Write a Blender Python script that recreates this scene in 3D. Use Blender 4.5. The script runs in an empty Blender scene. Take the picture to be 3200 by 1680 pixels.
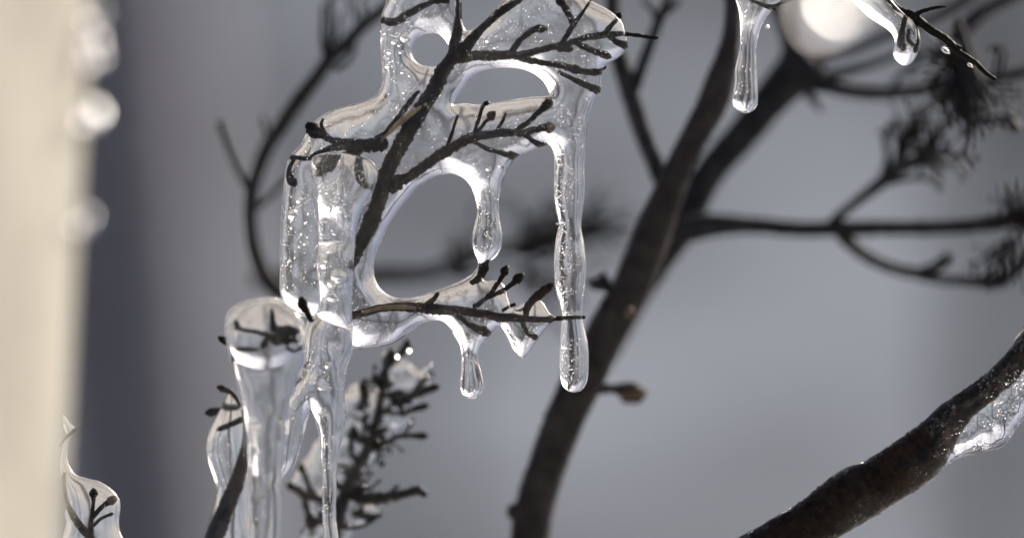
import bpy, math, random
import numpy as np
from mathutils import Vector

# ------------------------------------------------------------------ camera, world, sun, exposure
sc = bpy.context.scene
C = sc.collection
CAM_Z = 1.2
cam_d = bpy.data.cameras.new('camera')
cam = bpy.data.objects.new('camera', cam_d); C.objects.link(cam)
cam.location = (0, -1.0, CAM_Z)
cam.rotation_euler = (math.radians(90), 0, 0)
cam_d.sensor_width = 36; cam_d.lens = 225
cam_d.clip_start = 0.05; cam_d.clip_end = 3000
cam_d.dof.use_dof = True
cam_d.dof.focus_distance = 1.0
cam_d.dof.aperture_fstop = 6.3
sc.camera = cam

SUN_EL, SUN_AZ = math.radians(27), math.radians(43)      # azimuth clockwise from +Y (away from the camera)
sd_ = Vector((math.sin(SUN_AZ)*math.cos(SUN_EL), math.cos(SUN_AZ)*math.cos(SUN_EL), math.sin(SUN_EL)))
w = bpy.data.worlds.new('World'); sc.world = w; w.use_nodes = True
nt = w.node_tree; nt.nodes.clear()
sky = nt.nodes.new('ShaderNodeTexSky'); sky.sky_type = 'NISHITA'; sky.sun_disc = False
sky.sun_elevation = SUN_EL; sky.sun_rotation = SUN_AZ
sky.air_density = 0.32; sky.dust_density = 7.0; sky.ozone_density = 1.0
bg = nt.nodes.new('ShaderNodeBackground'); bg.inputs['Strength'].default_value = 0.15
wo = nt.nodes.new('ShaderNodeOutputWorld')
nt.links.new(sky.outputs[0], bg.inputs[0]); nt.links.new(bg.outputs[0], wo.inputs[0])
sun_d = bpy.data.lights.new('sun', 'SUN'); sun_d.energy = 4.5; sun_d.angle = math.radians(0.6)
sun_d.color = (1.0, 0.93, 0.82)
sun = bpy.data.objects.new('sun', sun_d); C.objects.link(sun)
sun.rotation_euler = (-sd_).to_track_quat('-Z', 'Y').to_euler()
sun.location = (3, 1, 6)
vs = sc.view_settings
vs.view_transform = 'Standard'; vs.look = 'None'; vs.gamma = 1.0; vs.use_curve_mapping = False
vs.exposure = 0.35
cy = sc.cycles
cy.max_bounces = 28; cy.transmission_bounces = 24; cy.glossy_bounces = 8; cy.diffuse_bounces = 4
cy.transparent_max_bounces = 16; cy.sample_clamp_indirect = 12.0
cy.use_denoising = True
cy.caustics_reflective = True; cy.caustics_refractive = True; cy.blur_glossy = 0.4

# ------------------------------------------------------------------ helpers: frames, objects, materials
K = 0.16/3200                          # metres per source pixel at one metre from the lens
FR = {'A': (600, 0, 2.254), 'B': (1100, 0, 1.803), 'C': (600, 300, 2.254), 'D': (1100, 600, 1.931),
      'E': (550, 850, 1.629), 'F': (0, 0, 1.61), 'G': (0, 1200, 2.817), 'H': (2200, 0, 2.576),
      'I': (1850, 0, 1.5025), 'J': (2500, 100, 1.503), 'K': (1500, 900, 1.734), 'L': (2200, 1000, 1.988),
      'V': (0, 0, 0.80469), 'S': (0, 0, 1.0)}

def cv(fr, pts):
    """traced points (x, y[, r[, depth]]) to source units"""
    x0, y0, s = FR[fr]
    out = []
    for p in pts:
        q = [x0+p[0]/s, y0+p[1]/s] + [v/s for v in p[2:]]
        out.append(q)
    return out

def to_world(x, y, d, D):
    """x, y in source units on the plane at distance D, d = depth offset in the same units"""
    k = K*D
    return np.stack([(np.asarray(x)-1600)*k, np.asarray(d)*k + D - 1.0, CAM_Z-(np.asarray(y)-840)*k], -1)

def tag(o, label=None, cat=None, group=None, kind=None):
    if label: o['label'] = label
    if cat: o['category'] = cat
    if group: o['group'] = group
    if kind: o['kind'] = kind
    return o

def empty(name, loc, label, cat, group=None):
    o = bpy.data.objects.new(name, None); C.objects.link(o); o.location = loc
    o.empty_display_size = 0.005
    return tag(o, label, cat, group)

def mesh_obj(name, V, F, mat, parent=None, origin=(0, 0, 0), smooth=True, normals=None):
    me = bpy.data.meshes.new(name)
    V = np.asarray(V, float) - np.asarray(origin, float)
    if isinstance(F, np.ndarray):
        n, k = F.shape
        me.vertices.add(len(V)); me.vertices.foreach_set('co', V.astype(np.float32).ravel())
        me.loops.add(n*k); me.loops.foreach_set('vertex_index', F.astype(np.int32).ravel())
        me.polygons.add(n); me.polygons.foreach_set('loop_start', np.arange(0, n*k, k, dtype=np.int32))
        me.update(calc_edges=True)
    else:
        me.from_pydata([tuple(v) for v in V], [], F)
    if smooth: me.polygons.foreach_set('use_smooth', [True]*len(me.polygons))
    if normals is not None:
        me.normals_split_custom_set_from_vertices([tuple(n) for n in normals])
    me.materials.append(mat)
    o = bpy.data.objects.new(name, me); C.objects.link(o)
    if parent is not None: o.parent = parent
    else: o.location = origin
    return o

class NT:
    def __init__(s, name):
        s.m = bpy.data.materials.new(name); s.m.use_nodes = True
        s.t = s.m.node_tree; s.t.nodes.clear()
        s.out = s.n('ShaderNodeOutputMaterial')
    def n(s, t, **kw):
        nd = s.t.nodes.new(t)
        for k, v in kw.items():
            if k in nd.inputs: nd.inputs[k].default_value = v
            else: setattr(nd, k, v)
        return nd
    def l(s, a, b): s.t.links.new(a, b)
    def noise(s, scale, detail=3, rough=0.55, stretch=None):
        tc = s.n('ShaderNodeTexCoord')
        nz = s.n('ShaderNodeTexNoise'); nz.inputs['Scale'].default_value = scale
        nz.inputs['Detail'].default_value = detail; nz.inputs['Roughness'].default_value = rough
        if stretch:
            mp = s.n('ShaderNodeMapping'); mp.inputs['Scale'].default_value = stretch
            s.l(tc.outputs['Object'], mp.inputs[0]); s.l(mp.outputs[0], nz.inputs['Vector'])
        else: s.l(tc.outputs['Object'], nz.inputs['Vector'])
        return nz.outputs['Fac']
    def ramp(s, fac, stops):
        r = s.n('ShaderNodeValToRGB'); e = r.color_ramp.elements
        while len(e) < len(stops): e.new(0.5)
        for i, (p, c) in enumerate(stops):
            e[i].position = p; e[i].color = (c if len(c) == 4 else (*c, 1)) if isinstance(c, tuple) else (c, c, c, 1)
        s.l(fac, r.inputs[0]); return r.outputs[0]
    def bump(s, fac, dist, strength=1.0, normal=None):
        b = s.n('ShaderNodeBump'); b.inputs['Distance'].default_value = dist; b.inputs['Strength'].default_value = strength
        s.l(fac, b.inputs['Height'])
        if normal is not None: s.l(normal, b.inputs['Normal'])
        return b.outputs[0]

def bark_mat(name, c1, c2, rough=0.6, scale=700, spec=0.12):
    t = NT(name)
    p = t.n('ShaderNodeBsdfPrincipled'); p.inputs['Roughness'].default_value = rough
    p.inputs['Specular IOR Level'].default_value = spec
    f = t.noise(scale, 5, 0.65)
    t.l(t.ramp(f, [(0.35, c1), (0.68, c2)]), p.inputs['Base Color'])
    t.l(t.bump(t.noise(scale*2.2, 4), 0.0003, 0.8), p.inputs['Normal'])
    t.l(p.outputs[0], t.out.inputs[0]); return t.m

def ice_mat(name, cloud=0.10, rough=0.035, bump=1.0, cs=260):
    t = NT(name)
    g = t.n('ShaderNodeBsdfGlass', IOR=1.31, Roughness=rough)
    g.inputs['Color'].default_value = (0.985, 0.99, 0.995, 1)
    n1 = t.bump(t.noise(330, 2, 0.5), 0.00010*bump, 0.5)
    n2 = t.bump(t.noise(1300, 2, 0.6), 0.000012*bump, 0.5, n1)
    t.l(n2, g.inputs['Normal'])
    tr = t.n('ShaderNodeBsdfTranslucent'); tr.inputs[0].default_value = (0.86, 0.88, 0.9, 1)
    df = t.n('ShaderNodeBsdfDiffuse'); df.inputs[0].default_value = (0.86, 0.88, 0.9, 1)
    m0 = t.n('ShaderNodeMixShader'); m0.inputs[0].default_value = 0.3
    t.l(tr.outputs[0], m0.inputs[1]); t.l(df.outputs[0], m0.inputs[2])
    fac = t.ramp(t.noise(cs, 4, 0.6), [(0.36, cloud*0.25), (0.7, cloud*1.6)])
    m = t.n('ShaderNodeMixShader')
    t.l(fac, m.inputs[0]); t.l(g.outputs[0], m.inputs[1]); t.l(m0.outputs[0], m.inputs[2])
    t.l(m.outputs[0], t.out.inputs[0]); return t.m

def glint_mat():
    t = NT('smooth_ice_facet')
    g = t.n('ShaderNodeBsdfGlass', IOR=1.31, Roughness=0.18)
    t.l(g.outputs[0], t.out.inputs[0]); return t.m

def air_mat():
    t = NT('air_bubble')
    g = t.n('ShaderNodeBsdfGlass', IOR=1.31, Roughness=0.06)
    t.l(g.outputs[0], t.out.inputs[0]); return t.m

def frost_mat():
    t = NT('frosted_ice')
    g = t.n('ShaderNodeBsdfGlass', IOR=1.31, Roughness=0.3)
    tr = t.n('ShaderNodeBsdfTranslucent'); tr.inputs[0].default_value = (0.92, 0.92, 0.92, 1)
    df = t.n('ShaderNodeBsdfDiffuse'); df.inputs[0].default_value = (0.92, 0.92, 0.92, 1)
    m0 = t.n('ShaderNodeMixShader'); m0.inputs[0].default_value = 0.5
    t.l(tr.outputs[0], m0.inputs[1]); t.l(df.outputs[0], m0.inputs[2])
    m = t.n('ShaderNodeMixShader'); m.inputs[0].default_value = 0.6
    t.l(g.outputs[0], m.inputs[1]); t.l(m0.outputs[0], m.inputs[2])
    t.l(m.outputs[0], t.out.inputs[0]); return t.m

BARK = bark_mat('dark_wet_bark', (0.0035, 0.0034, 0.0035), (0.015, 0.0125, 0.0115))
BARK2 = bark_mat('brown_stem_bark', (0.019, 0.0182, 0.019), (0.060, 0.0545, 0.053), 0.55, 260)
BARK3 = bark_mat('far_shrub_bark', (0.015, 0.0155, 0.0182), (0.044, 0.0445, 0.050), 0.7, 300)  # lifted and bluish: lens haze is put into the colour
WOOD = bark_mat('bare_pale_wood', (0.16, 0.12, 0.075), (0.30, 0.23, 0.15), 0.5, 900)
TAN = bark_mat('tan_bud_scale', (0.06, 0.045, 0.034), (0.17, 0.13, 0.10), 0.6, 500)
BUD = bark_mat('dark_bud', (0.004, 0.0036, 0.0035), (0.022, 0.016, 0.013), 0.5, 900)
ICE = ice_mat('clear_ice', 0.022, 0.15)
ICE_C = ice_mat('cloudy_ice', 0.04, 0.16)
ICE_B = ice_mat('blurred_ice', 0.05, 0.2)
AIR = air_mat(); GLINT = glint_mat(); GLAZE = ice_mat('thin_wet_glaze', 0.012, 0.10, 0.5); FROST = frost_mat()

# ------------------------------------------------------------------ numeric helpers
def vnoise(P, seed=0):
    """smooth value noise in -1..1 at points P (n,3)"""
    P = np.asarray(P, float); i = np.floor(P).astype(np.int64); f = P-i
    f = f*f*f*(f*(f*6-15)+10)
    def h(a):
        v = (a[..., 0]*73856093) ^ (a[..., 1]*19349663) ^ (a[..., 2]*83492791) ^ (seed*2654435761+12345)
        v = (v ^ (v >> 13))*1274126177; v = v & 0x7fffffff; v = (v ^ (v >> 15))*2246822519 & 0x7fffffff
        return (v % 65536)/32767.5-1
    r = 0
    for dx in (0, 1):
        for dy in (0, 1):
            for dz in (0, 1):
                wgt = (f[:, 0] if dx else 1-f[:, 0])*(f[:, 1] if dy else 1-f[:, 1])*(f[:, 2] if dz else 1-f[:, 2])
                r = r+wgt*h(i+np.array([dx, dy, dz]))
    return r

def wav(P, seed=0, n=28):
    """smooth isotropic noise without a lattice, unit wavelength about 2, in about -1..1"""
    g = np.random.default_rng(seed+1000); P = np.asarray(P, float); s = 0
    for k in range(n):
        d = g.normal(size=3); d /= np.linalg.norm(d)
        s = s+np.sin(P@(d*g.uniform(1.6, 4.2))+g.uniform(0, 6.283))
    return s/math.sqrt(n)*1.1

def catmull(P, closed=False, step=4.0):
    P = np.asarray(P, float); n = len(P); out = []
    rng = range(n) if closed else range(n-1)
    for i in rng:
        if closed: p0, p1, p2, p3 = P[(i-1) % n], P[i], P[(i+1) % n], P[(i+2) % n]
        else: p0, p1, p2, p3 = P[max(i-1, 0)], P[i], P[i+1], P[min(i+2, n-1)]
        m = max(2, int(np.linalg.norm((p2-p1)[:2])/step))
        t = (np.arange(m)/m)[:, None]
        out.append(0.5*((2*p1)+(-p0+p2)*t+(2*p0-5*p1+4*p2-p3)*t*t+(-p0+3*p1-3*p2+p3)*t**3))
    if not closed: out.append(P[-1:])
    return np.concatenate(out)

def fill_polys(polys, xs, ys):
    """even-odd inside mask on the grid"""
    ins = np.zeros((len(xs), len(ys)), bool)
    for P in polys:
        Q = np.roll(P, -1, 0)
        for j, y in enumerate(ys):
            c = (P[:, 1] > y) != (Q[:, 1] > y)
            if not c.any(): continue
            xc = P[c, 0]+(y-P[c, 1])/(Q[c, 1]-P[c, 1])*(Q[c, 0]-P[c, 0])
            ins[:, j] ^= (np.searchsorted(np.sort(xc), xs) % 2 == 1)
    return ins

def band_dist(polys, xs, ys, reach):
    d = np.full((len(xs), len(ys)), reach*1.0)
    st = xs[1]-xs[0]
    for P in polys:
        Q = np.roll(P, -1, 0)
        for p, q in zip(P, Q):
            i0 = max(0, int((min(p[0], q[0])-reach-xs[0])/st)); i1 = int((max(p[0], q[0])+reach-xs[0])/st)+2
            j0 = max(0, int((min(p[1], q[1])-reach-ys[0])/st)); j1 = int((max(p[1], q[1])+reach-ys[0])/st)+2
            X = xs[i0:i1][:, None]; Y = ys[j0:j1][None, :]
            if X.size == 0 or Y.size == 0: continue
            e = q-p; L = e@e+1e-9
            t = np.clip(((X-p[0])*e[0]+(Y-p[1])*e[1])/L, 0, 1)
            dd = np.hypot(X-p[0]-t*e[0], Y-p[1]-t*e[1])
            d[i0:i1, j0:j1] = np.minimum(d[i0:i1, j0:j1], dd)
    return d

def inflate(ins, dist, step, lam, slope=55.0):
    """height field u with -lap(u) + u/lam^2 = 2 inside, falling linearly outside"""
    levels = []
    a, b = ins, np.where(ins, 0, -slope*dist)
    u = None
    for fct in (8, 4, 2, 1):
        ai, bi = a[::fct, ::fct], b[::fct, ::fct]
        h = step*fct
        if u is None: v = np.where(ai, 200.0, bi)
        else:
            v = np.repeat(np.repeat(u, 2, 0), 2, 1)
            pad = [(0, max(0, ai.shape[k]-v.shape[k])) for k in (0, 1)]
            v = np.pad(v, pad, mode='edge')[:ai.shape[0], :ai.shape[1]]
            v = np.where(ai, v, bi)
        den = 4+h*h/lam**2
        for it in range({8: 160, 4: 120, 2: 90, 1: 70}[fct]):
            s = np.zeros_like(v)
            s[1:] += v[:-1]; s[:-1] += v[1:]; s[:, 1:] += v[:, :-1]; s[:, :-1] += v[:, 1:]
            v = np.where(ai, (s+2*h*h)/den, bi)
        u = v
    return u

def surface_nets(f):
    """f (nx,ny,nz), inside < 0 -> vertices in index space, quads facing outwards"""
    s = f < 0
    n = np.array(f.shape)-1
    cnt = np.zeros(n, np.int8)
    for dx in (0, 1):
        for dy in (0, 1):
            for dz in (0, 1):
                cnt += s[dx:dx+n[0], dy:dy+n[1], dz:dz+n[2]]
    act = (cnt > 0) & (cnt < 8)
    idx = np.argwhere(act)
    ids = np.full(n, -1, np.int32); ids[act] = np.arange(len(idx))
    cor = np.array([[dx, dy, dz] for dx in (0, 1) for dy in (0, 1) for dz in (0, 1)])
    val = np.stack([f[idx[:, 0]+c[0], idx[:, 1]+c[1], idx[:, 2]+c[2]] for c in cor], 1)
    pos = np.zeros((len(idx), 3)); num = np.zeros(len(idx))
    for a in range(8):
        for b in range(a+1, 8):
            if np.abs(cor[a]-cor[b]).sum() != 1: continue
            va, vb = val[:, a], val[:, b]
            m = (va < 0) != (vb < 0)
            t = np.where(m, va/np.where(m, va-vb, 1), 0)
            pos += np.where(m[:, None], cor[a]+t[:, None]*(cor[b]-cor[a]), 0); num += m
    V = idx+pos/num[:, None]
    Q = []
    for ax in range(3):
        o1, o2 = (ax+1) % 3, (ax+2) % 3
        sl0 = [slice(None)]*3; sl1 = [slice(None)]*3
        sl0[ax] = slice(0, -1); sl1[ax] = slice(1, None)
        ch = s[tuple(sl0)] != s[tuple(sl1)]
        e = np.argwhere(ch)
        e = e[(e[:, o1] > 0) & (e[:, o2] > 0) & (e[:, o1] < n[o1]) & (e[:, o2] < n[o2])]
        first = s[e[:, 0], e[:, 1], e[:, 2]]
        def at(d1, d2):
            c = e.copy(); c[:, o1] += d1; c[:, o2] += d2
            return ids[c[:, 0], c[:, 1], c[:, 2]]
        q = np.stack([at(-1, -1), at(0, -1), at(0, 0), at(-1, 0)], 1)
        q[~first] = q[~first][:, ::-1]
        Q.append(q)
    return V, np.concatenate(Q)

def vert_normals(V, F):
    a = V[F[:, 2]]-V[F[:, 0]]; b = V[F[:, 3]]-V[F[:, 1]]
    fn = np.cross(a, b); N = np.zeros_like(V)
    for k in range(4): np.add.at(N, F[:, k], fn)
    return N/(np.linalg.norm(N, axis=1, keepdims=True)+1e-12)

def relax(V, F, it):
    e = np.concatenate([F[:, [0, 1]], F[:, [1, 2]], F[:, [2, 3]], F[:, [3, 0]]])
    deg = np.bincount(e[:, 0], minlength=len(V))+np.bincount(e[:, 1], minlength=len(V))
    for k in range(it):
        S = np.zeros_like(V)
        for c in range(3):
            S[:, c] = np.bincount(e[:, 0], V[e[:, 1], c], len(V))+np.bincount(e[:, 1], V[e[:, 0], c], len(V))
        V = V+(0.55 if k % 2 == 0 else -0.5)*(S/deg[:, None]-V)
    return V

HALF = (sd_+Vector((0, -1, 0))).normalized()     # a facet facing this way mirrors the sun towards the front of the scene
def ico(n=1):
    import bmesh
    bm = bmesh.new(); bmesh.ops.create_icosphere(bm, subdivisions=n, radius=1.0)
    v = np.array([x.co[:] for x in bm.verts]); f = np.array([[y.index for y in x.verts] for x in bm.faces]); bm.free()
    return v, f
ICO1 = ico(1); ICO2 = ico(2); ICO3 = ico(3)
rng = np.random.default_rng(7)

def ice_cluster(polys, D, parts, lam=34, ky=1.0, step=2.5, d0=0.0, wob=6, rip=(0.22, 0.04), seed=1, bubbles=0,
                bub_r=(0.55, 2.7), extra=None, relax_it=6, uvar=0.03, glitter=14, gsz=(0.8, 1.5)):
    """polys: smooth outlines in source units (outer and holes).  parts: list of (name, label, category, group, predicate, material);
    the first predicate that holds for a face centre takes it; the last takes the rest."""
    P = [catmull(p, True, 4.0) for p in polys]
    allp = np.concatenate(P)
    mg = step*5
    xs = np.arange(allp[:, 0].min()-mg, allp[:, 0].max()+mg, step)
    ys = np.arange(allp[:, 1].min()-mg, allp[:, 1].max()+mg, step)
    ins = fill_polys(P, xs, ys); dist = band_dist(P, xs, ys, step*5)
    u = inflate(ins, dist, step, lam)
    XX, YY = np.meshgrid(xs, ys, indexing='ij')
    pts = np.stack([XX.ravel()/90, YY.ravel()/90, np.full(XX.size, seed*3.7)], 1)
    y0 = d0+wob*wav(pts, seed).reshape(XX.shape)
    p2 = np.stack([XX.ravel()/34, YY.ravel()/46, np.full(XX.size, seed*1.3)], 1)
    u = np.where(u > 0, u*(1+uvar*wav(p2, seed+5).reshape(XX.shape)), u)
    if extra is not None: u = extra(XX, YY, u)
    hm = math.sqrt(u.max())*ky+abs(wob)+step*4
    zs = np.arange(d0-hm, d0+hm, step)
    f = (((zs[None, None, :]-y0[:, :, None])/ky)**2-u[:, :, None]).astype(np.float32)
    V, F = surface_nets(f)
    V = V*step+np.array([xs[0], ys[0], zs[0]])
    V = relax(V, F, relax_it)
    # the axes (x right, y down, depth away) are right-handed, so quads keep facing outwards
    N = vert_normals(V, F)
    V = V+N*(rip[0]*wav(V/np.array([26, 34, 26]), seed+9)+rip[1]*wav(V/8, seed+11))[:, None]
    W = to_world(V[:, 0], V[:, 1], V[:, 2], D)
    NW = vert_normals(W, F)
    fc = V[F].mean(1)
    left = np.ones(len(F), bool)
    res = []
    for (name, label, cat, group, pred, mat) in parts:
        m = left & (pred(fc[:, 0], fc[:, 1]) if pred is not None else True)
        left &= ~m
        if not m.any(): continue
        Fm = F[m]; used, inv = np.unique(Fm, return_inverse=True)
        Wm = W[used]
        o = Vector(((Wm[:, 0].min()+Wm[:, 0].max())/2, Wm[:, 1].mean(), Wm[:, 2].max()))
        ob = mesh_obj(name, Wm, inv.reshape(Fm.shape), mat, None, o, True, NW[used])
        tag(ob, label, cat, group)
        res.append(ob)
        if glitter:  # grains added for sparkle, each facet turned to mirror the sun
            uv = used[N[used, 2] < -0.15]
            n = min(len(uv)//4, int(glitter*len(used)*step*step/4e4))
            if n >= 3:
                pv = V[uv]
                cl = vnoise(np.stack([pv[:, 0]/30, pv[:, 1]/30, np.zeros(len(pv))], 1), seed+31)
                uv = uv[cl > np.quantile(cl, 0.55)]
                sel = rng.choice(uv, n, replace=False)
                gv, gf = ICO2
                BW = []
                for q in sel:
                    rr = (gsz[0]+gsz[1]*rng.random()**3)*K*D
                    h = np.array(HALF)+rng.normal(0, 0.07, 3); h /= np.linalg.norm(h)
                    P = gv*rr; t = P@h
                    BW.append(P-np.maximum(t-0.5*rr, 0)[:, None]*h+W[q])
                BF = (gf[None]+(np.arange(n)*len(gv))[:, None, None]).reshape(-1, 3)
                g = mesh_obj('sparkle_grains', np.concatenate(BW), BF, GLINT, ob, o, False)
                g['kind'] = 'stuff'
        if bubbles:
            ok = (u > 60)
            if pred is not None:
                ok &= pred(XX, YY)
            for (_, _, _, _, pr2, _) in parts[:parts.index((name, label, cat, group, pred, mat))]:
                ok &= ~pr2(XX, YY)
            ij = np.argwhere(ok)
            n = int(bubbles*(2.2 if name == 'icicle' else 1.0)*len(ij)*step*step/1e4)
            if n >= 4 and len(ij):
                sel = ij[rng.integers(0, len(ij), n)]
                keep = vnoise(np.stack([xs[sel[:, 0]]/45, ys[sel[:, 1]]/45, np.zeros(n)], 1), seed+21) > rng.uniform(-0.7, 0.25, n)
                sel = sel[keep]; n = len(sel)
                hh = np.sqrt(u[sel[:, 0], sel[:, 1]])*ky
                r = np.minimum(bub_r[0]+(bub_r[1]-bub_r[0])*rng.random(n)**5, hh*0.3)
                yy = y0[sel[:, 0], sel[:, 1]]+rng.uniform(-0.72, 0.72, n)*hh
                cen = np.stack([xs[sel[:, 0]]+rng.uniform(-1, 1, n), ys[sel[:, 1]]+rng.uniform(-1, 1, n), yy], 1)
                bv, bf = ICO1 if n > 900 else ICO2
                st = 1+2.2*rng.random(n)**4
                BV = (cen[:, None, :]+r[:, None, None]*bv[None]*np.stack([st**-0.3, st, st**-0.3], 1)[:, None, :]).reshape(-1, 3)
                BF = (bf[None]+(np.arange(n)*len(bv))[:, None, None]).reshape(-1, 3)   # mirrored axes: the spheres face inwards
                BW = to_world(BV[:, 0], BV[:, 1], BV[:, 2], D)
                b = mesh_obj('air_bubbles', BW, BF, AIR, ob, o)
                b['kind'] = 'stuff'
    return res

# ------------------------------------------------------------------ twigs
def tube(P, D, sides=9, rough=0.10, seed=0, step=5.0, cap=True):
    """P: (x,y,r,depth) rows -> vertices in world, faces"""
    Q = np.array([list(p)+[0]*(4-len(p)) for p in P], float)
    S = catmull(Q, False, step)
    pos = S[:, [0, 1, 3]]; r = np.maximum(S[:, 2], 0.6)
    T = np.gradient(pos, axis=0); T /= np.linalg.norm(T, axis=1, keepdims=True)+1e-9
    up = np.array([0, 0, 1.0]); A = np.cross(T, up); A /= np.linalg.norm(A, axis=1, keepdims=True)+1e-9
    B = np.cross(T, A)
    an = np.arange(sides)/sides*2*math.pi
    ring = pos[:, None, :]+r[:, None, None]*(np.cos(an)[None, :, None]*A[:, None, :]+np.sin(an)[None, :, None]*B[:, None, :])
    V = ring.reshape(-1, 3)
    nz = vnoise(V/np.array([8, 8, 8.0]), seed)+0.6*vnoise(V/3.2, seed+1)
    c = np.repeat(pos, sides, 0)
    V = c+(V-c)*(1+rough*nz)[:, None]
    n = len(pos)
    i = np.arange(n-1)[:, None]*sides; j = np.arange(sides)[None, :]; j2 = (j+1) % sides
    F = [tuple(q) for q in np.stack([i+j, i+j2, i+sides+j2, i+sides+j], -1).reshape(-1, 4)]
    V = np.concatenate([V, pos[:1]-T[:1]*r[0]*0.4, pos[-1:]+T[-1:]*r[-1]*0.6])
    k = len(V)
    for a in range(sides):
        F.append((k-2, (a+1) % sides, a)); F.append((k-1, (n-1)*sides+a, (n-1)*sides+(a+1) % sides))
    F = [t[::-1] for t in F]
    return to_world(V[:, 0], V[:, 1], V[:, 2], D), F

def blob(c, rad, ang, D, seed=0, rough=0.18, lev=2):
    """a bud: an ellipsoid of radii rad=(along, across) whose long axis points at ang in the picture plane"""
    v, f = (ICO2 if lev == 2 else ICO3)
    taper = 1-0.35*np.clip(v[:, :1], -1, 1)
    P = v*np.array([rad[0], rad[1], rad[1]]); P[:, 1:] *= taper
    P = P*(1+rough*vnoise(v*2.6+seed*1.7, seed))[:, None]
    ca, sa = math.cos(ang), math.sin(ang)
    X = P[:, 0]*ca-P[:, 1]*sa+c[0]; Y = P[:, 0]*sa+P[:, 1]*ca+c[1]; Z = P[:, 2]+(c[2] if len(c) > 2 else 0)
    return to_world(X, Y, Z, D), f[:, ::-1]

def faceted_bead(c, r, facet, D, seed):
    """a lump of ice with one flat facet that catches the sun"""
    v, f = ICO3
    P = v*(1+0.10*vnoise(v*1.9+seed, seed))[:, None]*r*K*D
    c0 = to_world(c[0], c[1], 0, D)
    h = np.array(HALF); R = r*K*D; fr = facet*K*D
    cut = math.sqrt(max(R*R-fr*fr, 0.0))
    t = P@h
    P = P-np.maximum(t-cut, 0)[:, None]*h
    return P+c0, f

SEED = [100]
def branch(name, label, cat, D, stems, sides=(), mat=BARK, group=None, budmat=BUD, tub=9, rough=0.10, step=5.0):
    """stems: list of (frame, pts).  sides: list of (frame, pts, bud) with bud=None | (along, across) in source units"""
    b = cv(stems[0][0], stems[0][1])[0]
    o = to_world(b[0], b[1], b[3] if len(b) > 3 else 0, D)
    root = empty(name, tuple(o), label, cat, group)
    for fr, pts in stems:
        SEED[0] += 1
        V, F = tube(cv(fr, pts), D, tub+3, rough, SEED[0], step)
        mesh_obj('stem', V, F, mat, root, o)
    for s in sides:
        fr, pts, bud = s[:3]
        SEED[0] += 1
        q = cv(fr, pts)
        V, F = tube(q, D, tub, rough*1.6, SEED[0], step)
        tw = mesh_obj('side_twig', V, F, mat, root, o)
        if bud:
            a, c = q[-2], q[-1]
            V, F = blob((c[0], c[1], c[3] if len(c) > 3 else 0), bud, math.atan2(c[1]-a[1], c[0]-a[0]), D, SEED[0])
            mesh_obj('bud', V, F, s[3] if len(s) > 3 else budmat, tw, o)
    return root, o

def clump(fr, c, rad, n, seed, r=5.0, ang=None, spread=3.14, bud=(11, 8), dd=60):
    """twigs of a dried seed head springing from a point, each ending in a bud"""
    R = random.Random(seed); x0, y0, s = FR[fr]
    out = []
    for k in range(n):
        a = R.uniform(-spread, spread)+(ang if ang is not None else 0)
        L = rad*R.uniform(0.25, 1.0)
        b = a+R.uniform(-1.15, 1.15)
        p0 = (c[0], c[1], r*s, R.uniform(-8, 8)*s)
        d = R.uniform(-dd, dd)*s
        p1 = (c[0]+math.cos(a)*L*0.55+R.uniform(-.1, .1)*L, c[1]+math.sin(a)*L*0.55+R.uniform(-.1, .1)*L, r*0.8*s, d*0.5)
        p2 = (p1[0]+math.cos(b)*L*0.5, p1[1]+math.sin(b)*L*0.5, r*0.75*s, d)
        q = R.uniform(0.7, 1.3)
        out.append((fr, [p0, p1, p2], (bud[0]*q, bud[1]*q)))
        if R.random() < 0.6:
            e = b+R.choice((-1, 1))*R.uniform(0.5, 1.1)
            p3 = (p1[0]+math.cos(e)*L*0.35, p1[1]+math.sin(e)*L*0.35, r*0.6*s, d*0.8)
            out.append((fr, [p1, ((p1[0]+p3[0])/2+R.uniform(-4, 4), (p1[1]+p3[1])/2, r*0.7*s, d*0.7), p3], (bud[0]*q*0.8, bud[1]*q*0.8)))
    return out

# ------------------------------------------------------------------ the setting
def grid_mesh(name, x0, x1, y0, y1, nx, ny, zf, mat):
    X, Y = np.meshgrid(np.linspace(x0, x1, nx), np.linspace(y0, y1, ny), indexing='ij')
    V = np.stack([X, Y, zf(X, Y)], -1).reshape(-1, 3)
    i = np.arange(nx-1)[:, None]*ny; j = np.arange(ny-1)[None, :]
    F = np.stack([i+j, i+ny+j, i+ny+j+1, i+j+1], -1).reshape(-1, 4)
    return mesh_obj(name, V, F, mat)

def land_mat(name, snow, litter, scale, lo, hi):
    t = NT(name)
    p = t.n('ShaderNodeBsdfPrincipled'); p.inputs['Roughness'].default_value = 0.9
    p.inputs['Specular IOR Level'].default_value = 0.1
    t.l(t.ramp(t.noise(scale, 4, 0.6), [(lo, litter), (hi, snow)]), p.inputs['Base Color'])
    t.l(p.outputs[0], t.out.inputs[0]); return t.m

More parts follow.
